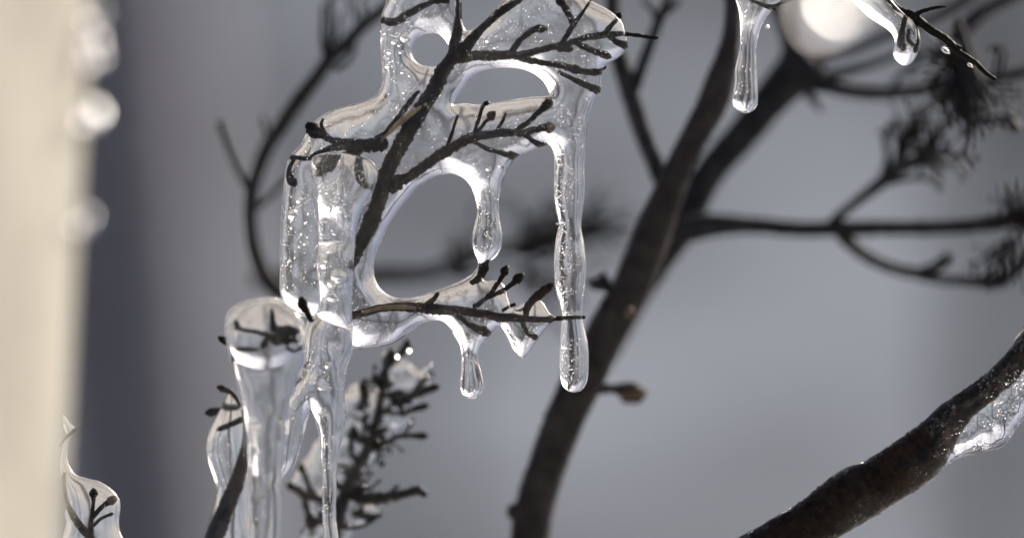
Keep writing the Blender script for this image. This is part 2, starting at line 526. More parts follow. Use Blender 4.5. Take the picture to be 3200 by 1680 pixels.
SNOW = land_mat('snow_cover', (0.40, 0.39, 0.38), (0.20, 0.18, 0.155), 0.8, 0.35, 0.6)
HILL = land_mat('wooded_snow_slope', (0.335, 0.378, 0.435), (0.098, 0.110, 0.130), 0.55, 0.41, 0.58)
def gz(X, Y):
    p = np.stack([X.ravel()/6, Y.ravel()/6, 0*X.ravel()], 1)
    return (0.10*vnoise(p, 3)).reshape(X.shape)*np.clip((np.hypot(X, Y)-2)/6, 0, 1)
tag(grid_mesh('ground', -900, 900, -900, 900, 181, 181, lambda X, Y: gz(X, Y)*0, SNOW), kind='structure')
def hz(X, Y):
    p = np.stack([X.ravel()/14, Y.ravel()/14, 0*X.ravel()], 1)
    n = vnoise(p, 8).reshape(X.shape)
    t = np.clip((Y-7)/30, 0, 1)
    return -0.25+7.2*t*t*(3-2*t)+n*0.3*np.clip((Y-7)/10, 0, 1)-np.clip((np.abs(X)-60)/40, 0, 1)*13
tag(grid_mesh('hillside', -100, 100, 7, 90, 161, 81, hz, HILL), kind='structure')

TRUNK = bark_mat('grey_trunk_bark', (0.110, 0.117, 0.140), (0.215, 0.225, 0.262), 0.8, 40)
def tree(x, D, r, label, group, seed, h=5.0, mat=BARK3):
    R = random.Random(seed)
    X = (x-1600)*K*D; Y = D-1.0
    base = max(0.0, float(hz(np.array([[X]]), np.array([[Y]]))[0, 0])) if Y > 7 else 0.0
    root = empty('tree', (X, Y, base), label, 'tree', group)
    def limb(p, d, L, r0, n=9, sd=8, wander=0.07):
        V = []; F = []; p = Vector(p); d = Vector(d).normalized()
        for i in range(n):
            t = i/(n-1); rr = r0*(1-0.8*t)
            a = d.orthogonal().normalized(); b = d.cross(a)
            for k in range(sd):
                q = p+a*math.cos(k/sd*6.2832)*rr*(1+0.1*R.uniform(-1, 1))+b*math.sin(k/sd*6.2832)*rr
                V.append(tuple(q))
            if i:
                o = (i-1)*sd
                for k in range(sd): F.append((o+k, o+(k+1) % sd, o+sd+(k+1) % sd, o+sd+k))
            p = p+d*(L/(n-1)); d = (d+Vector((R.uniform(-1, 1), R.uniform(-1, 1), R.uniform(-.3, .6)))*wander).normalized()
        return V, F
    def ml(name, V, F, par): return mesh_obj(name, V, F, mat, par, (0, 0, 0))
    V, F = limb((0, 0, -0.1), (R.uniform(-.03, .03), 0, 1), h, r, 14, 8, 0.02)
    cen = np.array(V).reshape(14, 8, 3).mean(1)
    drift = np.interp(CAM_Z-base, cen[:, 2], cen[:, 0])          # the trunk leans: keep its middle where it is seen
    root.location.x -= drift
    ml('trunk', V, F, root)
    for k in range(9):
        i = R.randint(6, 12); a = R.uniform(0, 6.283)
        V, F = limb(cen[i], (math.cos(a), math.sin(a), R.uniform(.3, 1.1)), h*0.3*R.uniform(.6, 1.1), r*0.3, 7, 6)
        ml('limb', V, F, root)

tree(385, 2.9, 0.060, 'dark blurred trunk beside the pale post, nearest of the trees behind', 'trees on the slope behind', 1, 4.5, TRUNK)
tree(640, 5.2, 0.030, 'thin blurred trunk right of the darkest trunk behind the post', 'trees on the slope behind', 2, 5.0)
for i, (x, D, r, lab) in enumerate([
        (3160, 6.0, 0.045, 'blurred trunk far behind the iced branch in the lower right corner'),
        (1250, 13.0, 0.03, 'faint sapling on the slope far behind the ring of ice')]):
    tree(x, D, r, lab, 'trees on the slope behind', 10+i, 5.5)

# ------------------------------------------------------------------ pale post in front of the left edge, beads of ice on it
def post_mat():
    t = NT('weathered_cream_paint')
    p = t.n('ShaderNodeBsdfPrincipled'); p.inputs['Roughness'].default_value = 0.7
    t.l(t.ramp(t.noise(22, 4, 0.6, (3, 3, 0.8)), [(0.33, (0.24, 0.225, 0.18)), (0.68, (0.54, 0.518, 0.435))]), p.inputs['Base Color'])
    t.l(t.bump(t.noise(120, 3, 0.6, (4, 4, 0.3)), 0.001, 0.5), p.inputs['Normal'])
    t.l(p.outputs[0], t.out.inputs[0]); return t.m
POST = post_mat()
PD = 0.858
def post():
    kx = K*PD
    a = math.radians(66)                       # the post is turned so that its lit face looks right of the lens
    hw = 0.020
    ex = (268-1600)*kx                         # its right-hand edge
    ring = []
    for (sx, sy) in ((1, 1), (-1, 1), (-1, -1), (1, -1)):
        for k in range(5):
            b = math.radians(45*0)+k/4*math.pi/2+{(1, 1): 0, (-1, 1): math.pi/2, (-1, -1): math.pi, (1, -1): 1.5*math.pi}[(sx, sy)]
            ring.append((sx*(hw-0.003)+0.003*math.cos(b), sy*(hw-0.003)+0.003*math.sin(b)))
    rr = [(x*math.cos(a)-y*math.sin(a), x*math.sin(a)+y*math.cos(a)) for x, y in ring]
    mx = max(p[0] for p in rr)
    cx, cyy = ex-mx, PD-1.0-[p[1] for p in rr if p[0] == mx][0]
    zs = np.linspace(0, 1.9, 40); V = []; F = []
    n = len(rr)
    for i, z in enumerate(zs):
        for (x, y) in rr:
            V.append((x*(1+0.02*math.sin(z*31))+(z-CAM_Z-0.03)*0.045, y*(1+0.02*math.sin(z*23+1)), z))
        if i:
            for k in range(n): F.append(((i-1)*n+k, (i-1)*n+(k+1) % n, i*n+(k+1) % n, i*n+k))
    F.append(tuple(range((len(zs)-1)*n, len(zs)*n)))
    o = mesh_obj('post', np.array(V)+np.array([cx, cyy, 0]), F, POST, None, (cx, cyy, 0))
    tag(o, 'pale cream upright post blurred along the left edge of the view', 'post')
post()
for i, (fx, fy, r, lab) in enumerate([
        (475, 90, 30, 'dimmest bead of ice at the top of the cream post'),
        (460, 225, 35, 'large pale bead of ice second from top on the cream post'),
        (485, 290, 26, 'small bead of ice just under the second bead on the post'),
        (458, 572, 44, 'brightest round bead of ice on the cream post'),
        (420, 1105, 33, 'lowest bead of ice on the edge of the cream post')]):
    c = cv('F', [(fx, fy)])[0]
    V, F = faceted_bead(c, r, r*(0.42, 0.6, 0.45, 0.8, 0.5)[i], 0.858, 40+i)
    o = V.mean(0)
    tag(mesh_obj('ice_bead', V, F, GLINT, None, o), lab, 'ice bead', 'ice beads along the cream post')

# ------------------------------------------------------------------ the twig in focus, inside the ice
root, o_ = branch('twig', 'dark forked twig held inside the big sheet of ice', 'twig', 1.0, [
    ('B', [(-30, 1520, 34), (15, 1420, 36), (70, 1310, 38), (130, 1170, 42), (200, 960, 42), (260, 840, 44), (330, 720, 44), (400, 600, 42),
           (455, 515, 40), (520, 400, 38), (575, 315, 44), (588, 250, 32), (590, 160, 24), (592, 60, 22), (594, -60, 22), (580, -420, 24)])],
    [
    ('B', [(575, 320, 38), (640, 270, 34), (740, 180, 24), (840, 90, 20), (960, 0, 18), (1030, -60, 17), (1260, -300, 15)], None),
    ('B', [(600, 330, 34), (690, 312, 26), (790, 303, 24), (880, 298, 22), (960, 300, 20), (1060, 275, 19), (1200, 250, 18),
           (1330, 215, 18), (1440, 195, 16), (1560, 195, 12), (1660, 208, 10), (1712, 212, 12)], (9, 7)),
    ('A', [(1803, 12, 18), (1690, 20, 20), (1590, 60, 22), (1500, 110, 24), (1470, 138, 28), (1420, 160, 26), (1365, 145, 22)], (12, 11)),
    ('B', [(890, 295, 18), (950, 220, 18), (1030, 168, 18), (1068, 165, 20)], (17, 13)),
    ('B', [(1165, 285, 20), (1200, 220, 16), (1250, 140, 16), (1290, 90, 11), (1340, 10, 7), (1352, -20, 6)], None),
    ('B', [(1245, 135, 16, 14), (1210, 75, 20, 30), (1170, 15, 24, 40)], (16, 13)),
    ('B', [(1415, 192, 12), (1475, 125, 12), (1505, 88, 16)], (13, 11)),
    ('B', [(1430, 200, 12), (1480, 235, 16), (1530, 255, 18)], (17, 10)),
    ('B', [(1260, 240, 14), (1340, 280, 18), (1420, 302, 20)], (19, 11)),
    ('B', [(1130, 262, 14), (1200, 272, 20), (1230, 275, 22)], (14, 12)),
    ('B', [(930, 305, 20), (1000, 325, 16, 14), (1100, 350, 16, 16), (1200, 372, 18, 8), (1270, 392, 24)], (20, 14)),
    ('B', [(1210, 380, 14, 4), (1310, 400, 18), (1370, 400, 22), (1430, 378, 8)], None),
    ('B', [(1170, 400, 12, 10), (1240, 440, 14), (1310, 475, 20), (1375, 505, 22)], (16, 12)),
    # the branch below, towards the right
    ('B', [(200, 1060, 34), (240, 1028, 40), (290, 1000, 26), (330, 980, 25), (440, 900, 27), (560, 830, 30), (660, 782, 28), (740, 768, 24),
           (850, 752, 22), (960, 745, 20), (1060, 722, 18), (1115, 718, 22)], (17, 15), TAN),
    ('B', [(680, 775, 14), (710, 690, 11), (738, 612, 12), (758, 585, 16)], (12, 10)),
    ('B', [(705, 755, 13), (755, 695, 11), (790, 662, 16)], (18, 15)),
    ('B', [(820, 745, 11), (850, 692, 10), (872, 650, 8)], None),
    ('B', [(925, 735, 14), (1000, 682, 14), (1060, 632, 18), (1115, 590, 26)], (15, 14)),
    ('B', [(960, 752, 12), (1035, 790, 14), (1095, 802, 20)], (14, 11)),
    ('B', [(690, 800, 12), (760, 835, 12), (850, 860, 16), (905, 864, 24)], (24, 13)),
    ('B', [(592, 660, 8), (562, 755, 10), (530, 822, 10)], None),
    # the cluster towards the left
    ('A', [(1370, 1010, 50), (1290, 1020, 46), (1220, 1012, 36), (1100, 1008, 28), (1000, 992, 24), (925, 955, 34), (870, 935, 50), (840, 900, 44)], (22, 20)),
    ('A', [(1260, 1040, 34), (1100, 1035, 28), (990, 1052, 24), (900, 1095, 24), (820, 1122, 16), (700, 1112, 18)], None),
    ('A', [(735, 1130, 14), (705, 1190, 16), (705, 1250, 26), (725, 1285, 34)], (16, 15)),
    ('A', [(1200, 1045, 30), (1090, 1090, 26), (1000, 1160, 30), (915, 1235, 26)], (14, 11)),
    ('A', [(1175, 1060, 22), (1163, 1160, 24), (1175, 1240, 24), (1195, 1295, 20)], (11, 9)),
    ('A', [(960, 960, 10, -8), (920, 890, 14, -10), (930, 845, 9, -10)], None),
    ], rough=0.17)
V, F = tube(cv('A', [(1330, 1000, 8, -34), (1400, 930, 14, -40), (1490, 850, 20, -46), (1580, 780, 18, -46), (1650, 735, 12, -40)]), 1.0, 8, 0.2, 5)
mesh_obj('bare_wood', V, F, WOOD, root, o_)
V, F = tube(cv('A', [(1290, 970, 10, -20), (1370, 930, 16, -30), (1480, 800, 18, -34), (1560, 690, 16, -30), (1600, 650, 8, -20)]), 1.0, 8, 0.35, 6)
mesh_obj('peeled_bark', V, F, BARK, root, o_)

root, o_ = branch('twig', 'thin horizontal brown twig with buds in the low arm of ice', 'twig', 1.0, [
    ('D', [(-40, 755, 20), (30, 735, 24), (110, 718, 24), (200, 703, 24), (330, 700, 25), (460, 700, 26), (600, 710, 26), (740, 727, 24), (880, 750, 22),
           (1000, 765, 20), (1120, 767, 16), (1270, 760, 14), (1405, 755, 10)])],
    [
    ('D', [(440, 695, 18), (495, 655, 14), (525, 622, 12)], None),
    ('D', [(735, 695, 16), (820, 630, 14), (888, 540, 14), (925, 470, 18)], (18, 14)),
    ('D', [(785, 655, 12), (880, 612, 14), (955, 562, 16), (1008, 515, 22)], (22, 15)),
    ('D', [(1050, 755, 18), (1075, 680, 24), (1135, 615, 28), (1190, 570, 24)], (16, 12)),
    ('D', [(640, 735, 16), (700, 788, 16), (790, 830, 34)], (26, 15)),
    ('D', [(1025, 775, 14), (1055, 838, 16), (1098, 868, 20)], (11, 10)),
    ('D', [(720, 560, 14), (770, 520, 24), (800, 450, 28)], (26, 15)),
    ('D', [(900, 720, 10), (950, 690, 14), (985, 675, 12)], None),
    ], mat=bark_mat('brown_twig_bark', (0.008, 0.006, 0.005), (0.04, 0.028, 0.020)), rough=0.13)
V, F = tube(cv('D', [(60, 722, 8, -22), (200, 700, 12, -22), (320, 700, 12, -22), (420, 700, 6, -20)]), 1.0, 8, 0.2, 8)
mesh_obj('bare_wood', V, F, WOOD, root, o_)

# ------------------------------------------------------------------ the big sheet of ice with its icicles
OUT = [(1010, -60), (978, -8), (960, 35), (955, 75), (957, 120), (960, 170), (958, 215), (945, 240), (915, 255), (870, 265), (825, 282), (790, 305),
       (770, 335), (755, 365), (735, 385), (722, 410), (715, 450), (708, 510), (705, 570), (703, 620), (704, 680), (704, 735), (725, 775), (770, 798),
       (830, 812), (872, 840), (888, 875), (930, 873), (970, 868), (1002, 858), (1030, 835), (1060, 812), (1095, 805), (1120, 812), (1140, 840),
       (1156, 868), (1160, 895), (1159, 930), (1155, 970), (1165, 995), (1185, 1002), (1207, 995), (1217, 970), (1212, 935), (1203, 905), (1206, 880),
       (1226, 850), (1248, 825), (1260, 820), (1272, 840), (1285, 870), (1302, 893), (1315, 901), (1335, 880), (1360, 842), (1384, 815), (1400, 800),
       (1382, 785), (1366, 760), (1345, 746), (1315, 762), (1292, 776), (1280, 755), (1272, 722), (1252, 705), (1225, 707), (1215, 700), (1228, 672),
       (1232, 657), (1246, 648), (1259, 625), (1263, 592), (1257, 550), (1255, 510), (1261, 470), (1276, 430), (1300, 396), (1330, 381), (1360, 370),
       (1380, 366), (1392, 385), (1394, 430), (1393, 480), (1398, 530), (1405, 562), (1398, 600), (1393, 650), (1395, 700), (1400, 740), (1412, 780), (1410, 830),
       (1407, 880), (1407, 930), (1412, 965), (1428, 983), (1445, 987), (1465, 978), (1477, 955), (1480, 910), (1478, 860), (1468, 810),
       (1465, 770), (1470, 720), (1474, 670), (1470, 620), (1462, 570), (1465, 530), (1470, 480), (1470, 420), (1473, 370), (1478, 310), (1485, 280),
       (1500, 240), (1512, 225), (1514, 185), (1525, 163), (1555, 145), (1578, 120), (1575, 90), (1560, 50), (1520, 20), (1480, -2), (1440, -40), (1360, -60), (1290, -45),
       (1264, 2), (1235, 32), (1206, 62), (1185, 76), (1171, 76), (1163, 50), (1161, 0), (1158, -60), (1090, -70)]
H1 = [(335, 290), (350, 240), (390, 200), (440, 188), (490, 195), (530, 230), (545, 270), (530, 310), (500, 350), (450, 375), (400, 370), (355, 340)]
H2 = [(572, 588), (600, 540), (640, 480), (690, 430), (760, 400), (850, 382), (940, 390), (1020, 415), (1080, 460), (1112, 515), (1105, 542), (1000, 548),
      (850, 570), (720, 590), (630, 582)]
H3 = [(1202, 655), (1195, 680), (1160, 705), (1110, 725), (1060, 742), (1010, 750), (975, 740), (950, 715), (940, 680), (945, 640), (965, 590), (990, 545),
      (1020, 505), (1060, 465), (1100, 442), (1135, 437), (1165, 448), (1185, 470), (1195, 500), (1200, 530), (1192, 570), (1187, 600), (1190, 630)]
def P_(fr, pts): return np.array(cv(fr, pts))
v2 = 1/0.80469
def between(x, y, x0, x1, y0, y1): return (x > x0*v2) & (x < x1*v2) & (y > y0*v2) & (y < y1*v2)
ice = ice_cluster([P_('V', OUT), P_('B', H1), P_('B', H2), P_('V', H3)], 1.0, [
    ('icicle', 'longest icicle, hanging at right beside the dark forked stem', 'icicle', 'icicles on the focused twig',
     lambda x, y: between(x, y, 1388, 1500, 300, 1100), ICE),
    ('icicle', 'stubby icicle ending in a bulb in the middle of the ice', 'icicle', 'icicles on the focused twig',
     lambda x, y: between(x, y, 1150, 1290, 425, 664), ICE),
    ('icicle', 'short drop shaped icicle below the horizontal twig', 'icicle', 'icicles on the focused twig',
     lambda x, y: between(x, y, 1120, 1240, 845, 1100), ICE),
    ('icicle', 'broad pointed icicle right of the drop shaped one', 'icicle', 'icicles on the focused twig',
     lambda x, y: between(x, y, 1240, 1410, 800, 1100), ICE),
    ('ice_sheet', 'large clear sheet of ice with round holes wrapped round the dark twig', 'ice sheet', None, None, ICE)],
    lam=52, seed=2, bubbles=260)
sheet = ice[-1]
for k, (bx, by, r) in enumerate([(1495, 268, 13), (1430, 295, 8), (1398, 368, 8), (1470, 368, 7), (1388, 468, 7), (1490, 508, 9), (1540, 535, 6),
                                 (1500, 660, 6), (1520, 280, 8), (1460, 320, 5)]):
    c = cv('A', [(bx, by)])[0]
    v, f = ICO3
    P = v*r*np.array([1.0, 1.1, 0.9])
    d = -10+6*math.sin(k*2.1)
    Wd = to_world(P[:, 0]+c[0], P[:, 1]+c[1], P[:, 2]+d, 1.0)
    mesh_obj('air_bubble', Wd, f, AIR, sheet, sheet.location)

def blister(par, fr, x, y, r, d, k, flat=None):
    c = cv(fr, [(x, y, r)])[0]; v, f = ICO3
    if flat is None: P = v*c[2]*(1+0.22*wav(v*0.9+k*3.1, k))[:, None]*np.array([1.0, 1.15, 0.8])
    else:
        P = v*np.array([c[2], flat, c[2]*0.8]); P[:, 1] += 0.12*P[:, 0]*math.sin(k*1.7)+3*wav(P/40+k, k)
        P[:, 1] += 0.25*P[:, 2]*math.cos(k*2.3)
    W = to_world(P[:, 0]+c[0], P[:, 1]+c[1], P[:, 2]+d, 1.0)
    mesh_obj('air_bubble' if flat is None else 'crack', W, f, AIR, par, par.location)
left_ice = {o['label'].split()[0]: o for o in ice}
for k, (fr, x, y, rr, d) in enumerate([('C', 760, 735, 22, -18), ('C', 715, 850, 30, -16), ('C', 745, 800, 20, -22), ('C', 775, 970, 14, -18), ('C', 690, 1165, 11, -16), ('C', 800, 895, 11, -20),
        ('C', 705, 930, 10, -14), ('C', 820, 830, 9, -24), ('C', 760, 1060, 9, -18), ('C', 735, 1130, 8, -12), ('C', 800, 1040, 12, -24), ('C', 1275, 490, 12, -16), ('A', 1560, 780, 12, -40), ('A', 1665, 760, 10, -34),
        ('A', 1500, 700, 7, -20), ('A', 1450, 760, 8, -18), ('A', 1430, 830, 6, -16), ('B', 770, 230, 13, -26), ('B', 805, 270, 8, -24)]): blister(sheet, fr, x, y, rr, d, k)
for k, (lab, fr, x, y, rr, d, fl) in enumerate([('longest', 'B', 1325, 552, 11, -20, None), ('longest', 'B', 1290, 720, 17, -22, None), ('longest', 'B', 1280, 660, 10, -18, None),
        ('longest', 'D', 1300, 598, 30, -24, 2.2), ('longest', 'D', 1310, 735, 40, -4, 1.6), ('longest', 'D', 1290, 940, 34, -20, 1.8), ('longest', 'B', 1190, 1255, 44, -6, 1.4), ('longest', 'D', 1340, 1060, 30, -16, 1.4),
        ('stubby', 'B', 770, 950, 12, -26, None), ('stubby', 'B', 830, 930, 14, -24, None), ('stubby', 'B', 860, 950, 10, -20, None), ('short', 'D', 700, 900, 24, -14, 1.6), ('broad', 'D', 980, 890, 14, -16, None),
        ('broad', 'D', 960, 840, 9, -14, None), ('broad', 'D', 995, 930, 10, -12, None)]): blister(left_ice[lab], fr, x, y, rr, d, k+40, fl)

# the icicle in front of it, on the left
IN = [(788, 395), (840, 383), (900, 392), (938, 408), (950, 440), (940, 480), (915, 530), (900, 570), (893, 620), (888, 700), (886, 780), (890, 850), (885, 890),
      (872, 930), (868, 990), (872, 1050), (862, 1100), (850, 1150), (848, 1220), (848, 1300), (856, 1380), (850, 1480), (838, 1600), (826, 1480), (814, 1365), (812, 1260), (812, 1180),
      (806, 1110), (796, 1060), (784, 1024), (776, 1050), (764, 1100), (746, 1160), (722, 1192), (704, 1204), (692, 1180), (686, 1110), (686, 1040),
      (700, 985), (738, 950), (763, 900), (768, 850), (775, 806), (798, 785), (805, 750), (800, 700), (797, 650), (803, 600), (800, 540), (786, 500), (788, 470), (783, 430)]
inner = ice_cluster([P_('V', IN)], 1.0, [
    ('icicle', 'long rippled icicle at left running down off the bottom edge', 'icicle', 'icicles on the focused twig', None, ICE)],
    lam=50, seed=4, d0=-62, bubbles=160, rip=(0.7, 0.08), uvar=0.08)
for k, (fr, x, y, rr, d, fl) in enumerate([('C', 1010, 1035, 110, -70, 3.0), ('C', 975, 800, 26, -92, None), ('C', 1050, 785, 22, -90, None), ('C', 955, 680, 11, -88, None), ('C', 1040, 688, 10, -90, None),
        ('C', 905, 885, 9, -80, None), ('C', 1090, 845, 16, -84, None), ('C', 1000, 1100, 60, -78, 2.0), ('C', 1040, 1280, 50, -84, None), ('C', 990, 1320, 30, -88, None), ('C', 930, 1180, 34, -80, None),
        ('E', 800, 130, 26, -84, None), ('E', 840, 60, 22, -86, None), ('E', 760, 590, 40, -84, 3.0), ('E', 780, 470, 14, -86, None)]): blister(inner[0], fr, x, y, rr, d, k+70, fl)
KN = [(568, 840), (568, 800), (580, 776), (610, 757), (650, 748), (690, 748), (720, 760), (750, 788), (765, 820), (770, 860), (765, 910), (750, 950), (738, 1000),
      (728, 1060), (718, 1130), (710, 1200), (706, 1280), (702, 1365), (697, 1500), (688, 1640), (668, 1760), (650, 1640), (634, 1500), (628, 1365), (625, 1280), (627, 1200), (622, 1120), (612, 1040), (600, 980), (588, 930), (575, 880)]
ice_cluster([P_('V', KN)], 0.985, [
    ('icicle', 'thick icicle with a rounded knob at its top, lower left', 'icicle', 'icicles on the focused twig', None, ICE_C)],
    lam=38, ky=1.0, seed=6, d0=-20, extra=lambda X, Y, u: np.where(u > 0, np.maximum(u, 0.38*(122**2-(X-829)**2-(Y-1058)**2)), u), bubbles=14, rip=(0.6, 0.05), uvar=0.04)
branch('twig', 'black shrivelled bud cluster inside the rounded knob of ice', 'twig', 0.985, [
    ('E', [(612, 352, 10, -50), (560, 342, 14, -62), (500, 326, 14, -62), (420, 305, 11, -60), (360, 296, 10, -55), (320, 280, 16, -50)])],
    [('E', [(570, 365, 10, -62), (545, 345, 18, -66), (510, 338, 20, -66)], (26, 20)),
     ('E', [(600, 340, 10, -58), (590, 315, 14, -60), (575, 300, 14, -60)], (18, 15)),
     ('E', [(470, 330, 10, -60), (455, 350, 12, -62), (450, 366, 12, -62)], (13, 11)),
     ('E', [(340, 288, 8, -52), (325, 268, 8, -50), (315, 258, 9, -50)], (8, 7)),
     ('E', [(560, 380, 8, -60), (600, 400, 8, -56), (630, 385, 9, -50)], (9, 7)),
     ('E', [(500, 300, 18, -70), (492, 240, 12, -70), (488, 195, 8, -60)], None),
     ('E', [(520, 330, 30, -70), (560, 300, 34, -70), (600, 300, 18, -60)], (18, 14)),
     ('E', [(420, 390, 8, -70), (360, 388, 12, -70), (320, 385, 8, -60)], None),
     ('E', [(300, 420, 8, -60), (295, 470, 7, -50), (312, 520, 5, -50)], None)], rough=0.2)
branch('twig', 'dark bud sticking out beside the top of the ice knob', 'twig', 0.99, [
    ('E', [(690, 250, 12, 10), (665, 200, 18), (640, 165, 26)])], [('E', [(650, 180, 20), (640, 150, 26)], (18, 15))], rough=0.2)
branch('twig', 'small dark bud poking out left of the ice knob', 'twig', 0.99, [
    ('E', [(300, 380, 8, 10), (262, 362, 12), (240, 348, 18)])], [('E', [(250, 352, 14), (232, 340, 18)], (14, 11))], rough=0.2)

# lower left: iced stem behind the knob
LL = [(272, 598), (240, 660), (200, 740), (165, 810), (152, 880), (165, 960), (190, 1040), (206, 1100), (195, 1180), (170, 1270), (145, 1352), (125, 1480), (95, 1700), (180, 1950), (330, 1800), (410, 1560), (405, 1340),
      (380, 1100), (365, 900), (350, 760), (320, 660), (295, 610)]
ice_cluster([P_('E', LL)], 1.012, [
    ('ice_sheet', 'curved lobe of ice round the slanting stem at lower left', 'ice sheet', None, None, ICE)], lam=50, seed=8, bubbles=30)
branch('twig', 'slanting dark brown stem inside the lower left lobe of ice', 'twig', 1.012, [
    ('E', [(40, 2150, 54), (110, 1780, 50), (180, 1440, 46), (215, 1320, 44), (262, 1200, 40), (308, 1060, 32), (335, 920, 22), (350, 800, 16), (345, 700, 12)])],
    [('E', [(345, 740, 14), (290, 770, 16), (230, 800, 14)], (12, 8)),
     ('E', [(330, 680, 12), (280, 610, 14), (228, 588, 18)], (14, 11)),
     ('E', [(330, 690, 10, 60), (240, 705, 18, 90), (170, 715, 24, 120)], (18, 14))], mat=BARK2)

# the iced seed head behind, right of the icicles
SH = [(870, 580), (920, 562), (985, 590), (1052, 545), (1045, 470), (1050, 400), (1100, 400), (1150, 440), (1230, 500), (1290, 545), (1300, 600), (1240, 650), (1175, 760), (1110, 830), (1045, 905),
      (1000, 985), (952, 1040), (945, 1090), (975, 1150), (1050, 1190), (1040, 1225), (960, 1290), (880, 1345), (845, 1480), (770, 1720), (690, 1740), (625, 1480), (640, 1290), (655, 1210), (630, 1150), (575, 1085), (620, 1000), (690, 900),
      (760, 760), (820, 640)]
ice_cluster([P_('E', SH)], 1.03, [
    ('ice_sheet', 'glassy web of ice over the twiggy seed head at bottom centre', 'ice sheet', None, None, ICE)], lam=20, seed=10, bubbles=16, rip=(3, 0.6))
sides = [
    ('E', [(1000, 820, 22), (1020, 740, 20), (1045, 640, 22), (1065, 540, 22), (1080, 450, 20), (1100, 410, 24)], (16, 14)),
    ('E', [(1075, 480, 18), (1120, 440, 18), (1165, 395, 20), (1180, 362, 24)], (16, 14)),
    ('E', [(1015, 750, 16), (1090, 690, 16), (1180, 640, 20), (1270, 600, 24), (1320, 585, 22)], (20, 14)),
    ('E', [(1180, 640, 14), (1240, 570, 14), (1300, 520, 14)], (14, 11)),
    ('E', [(960, 920, 16), (1040, 880, 14), (1110, 842, 14), (1190, 832, 12), (1262, 832, 18)], (18, 12)),
    ('E', [(1160, 835, 10), (1190, 790, 10), (1205, 755, 12)], (10, 8)),
    ('E', [(870, 1130, 26), (960, 1150, 30), (1050, 1145, 30), (1140, 1130, 24), (1225, 1108, 22), (1265, 1125, 16)], (14, 12)),
    ('E', [(1080, 1140, 16), (1110, 1110, 12), (1125, 1090, 10)], (9, 7)),
    ('E', [(900, 1220, 22), (970, 1240, 22), (1035, 1235, 14)], (10, 8)),
    ('E', [(985, 850, 14), (940, 860, 16), (890, 830, 14)], (16, 13)),
    ('E', [(1040, 700, 14), (1130, 720, 12), (1200, 700, 16), (1270, 680, 18)], (16, 11)),
    ('E', [(930, 700, 18), (960, 640, 24), (955, 580, 22)], (18, 16)),
    ('E', [(840, 1180, 26), (740, 1160, 20), (660, 1130, 22), (580, 1085, 18)], (14, 12)),
    ('E', [(700, 1140, 16), (670, 1060, 16), (640, 990, 14)], (14, 12)),
    ('E', [(690, 1300, 22), (670, 1220, 20), (650, 1150, 16)], None),
    ('E', [(1050, 600, 14), (1090, 560, 16), (1010, 540, 14)], (12, 10)),
    ('E', [(930, 960, 16), (890, 900, 14), (900, 800, 12)], (14, 12)),
    ('E', [(860, 1100, 20), (800, 1060, 14), (790, 980, 12)], (14, 12)),
    ('E', [(850, 1290, 18), (930, 1290, 14), (1000, 1260, 10)], (10, 8)),
]
branch('seed_head', 'dark twiggy seed head under glassy ice at bottom centre', 'seed head', 1.03, [
    ('E', [(660, 2050, 40), (720, 1700, 38), (780, 1430, 34), (820, 1280, 32), (860, 1130, 30), (910, 1020, 28), (960, 930, 24), (1000, 820, 20)])], sides+clump('E', (960, 860), 190, 22, 31, 5, -0.6, 1.6, (9, 7), 40)+clump('E', (890, 1090), 180, 24, 32, 5, 0.2, 2.4, (9, 7), 40)+clump('E', (1060, 620), 150, 14, 33, 5, -0.7, 1.5, (9, 7), 40)+clump('E', (800, 1230), 160, 14, 34, 5, 2.6, 1.5, (9, 7), 40), rough=0.22, mat=BARK2)
for i, (x, y, lab) in enumerate([
        (1125, 433, 'glinting bead of ice near the topmost bud of the bottom seed head'), (1270, 490, 'glinting bead left of a pair at the upper right of the bottom seed head'),
        (1292, 524, 'lower bead of the trio at the upper right of the bottom seed head'), (1300, 466, 'upper bead of the trio at the upper right of the bottom seed head'),
        (1105, 688, 'bright glinting bead in the middle of the bottom seed head'), (1200, 760, 'glinting bead under the middle side twig of the bottom seed head'),
        (965, 1082, 'glinting bead above the long lower twig of the bottom seed head'), (1035, 855, 'glinting bead on the fork in the middle of the bottom seed head'),
        (1185, 402, 'topmost glinting bead of ice on the bottom seed head'), (888, 1283, 'lowest glinting bead of ice on the bottom seed head'),
        (1005, 1218, 'glinting bead under the long lower twig of the bottom seed head')]):
    c = cv('E', [(x, y)])[0]
    V, F = faceted_bead((c[0], c[1], 0), 5.5, 4.6, 1.026, 70+i)
    tag(mesh_obj('ice_bead', V, F, GLINT, None, V.mean(0)), lab, 'ice bead', 'glinting beads on the seed head')

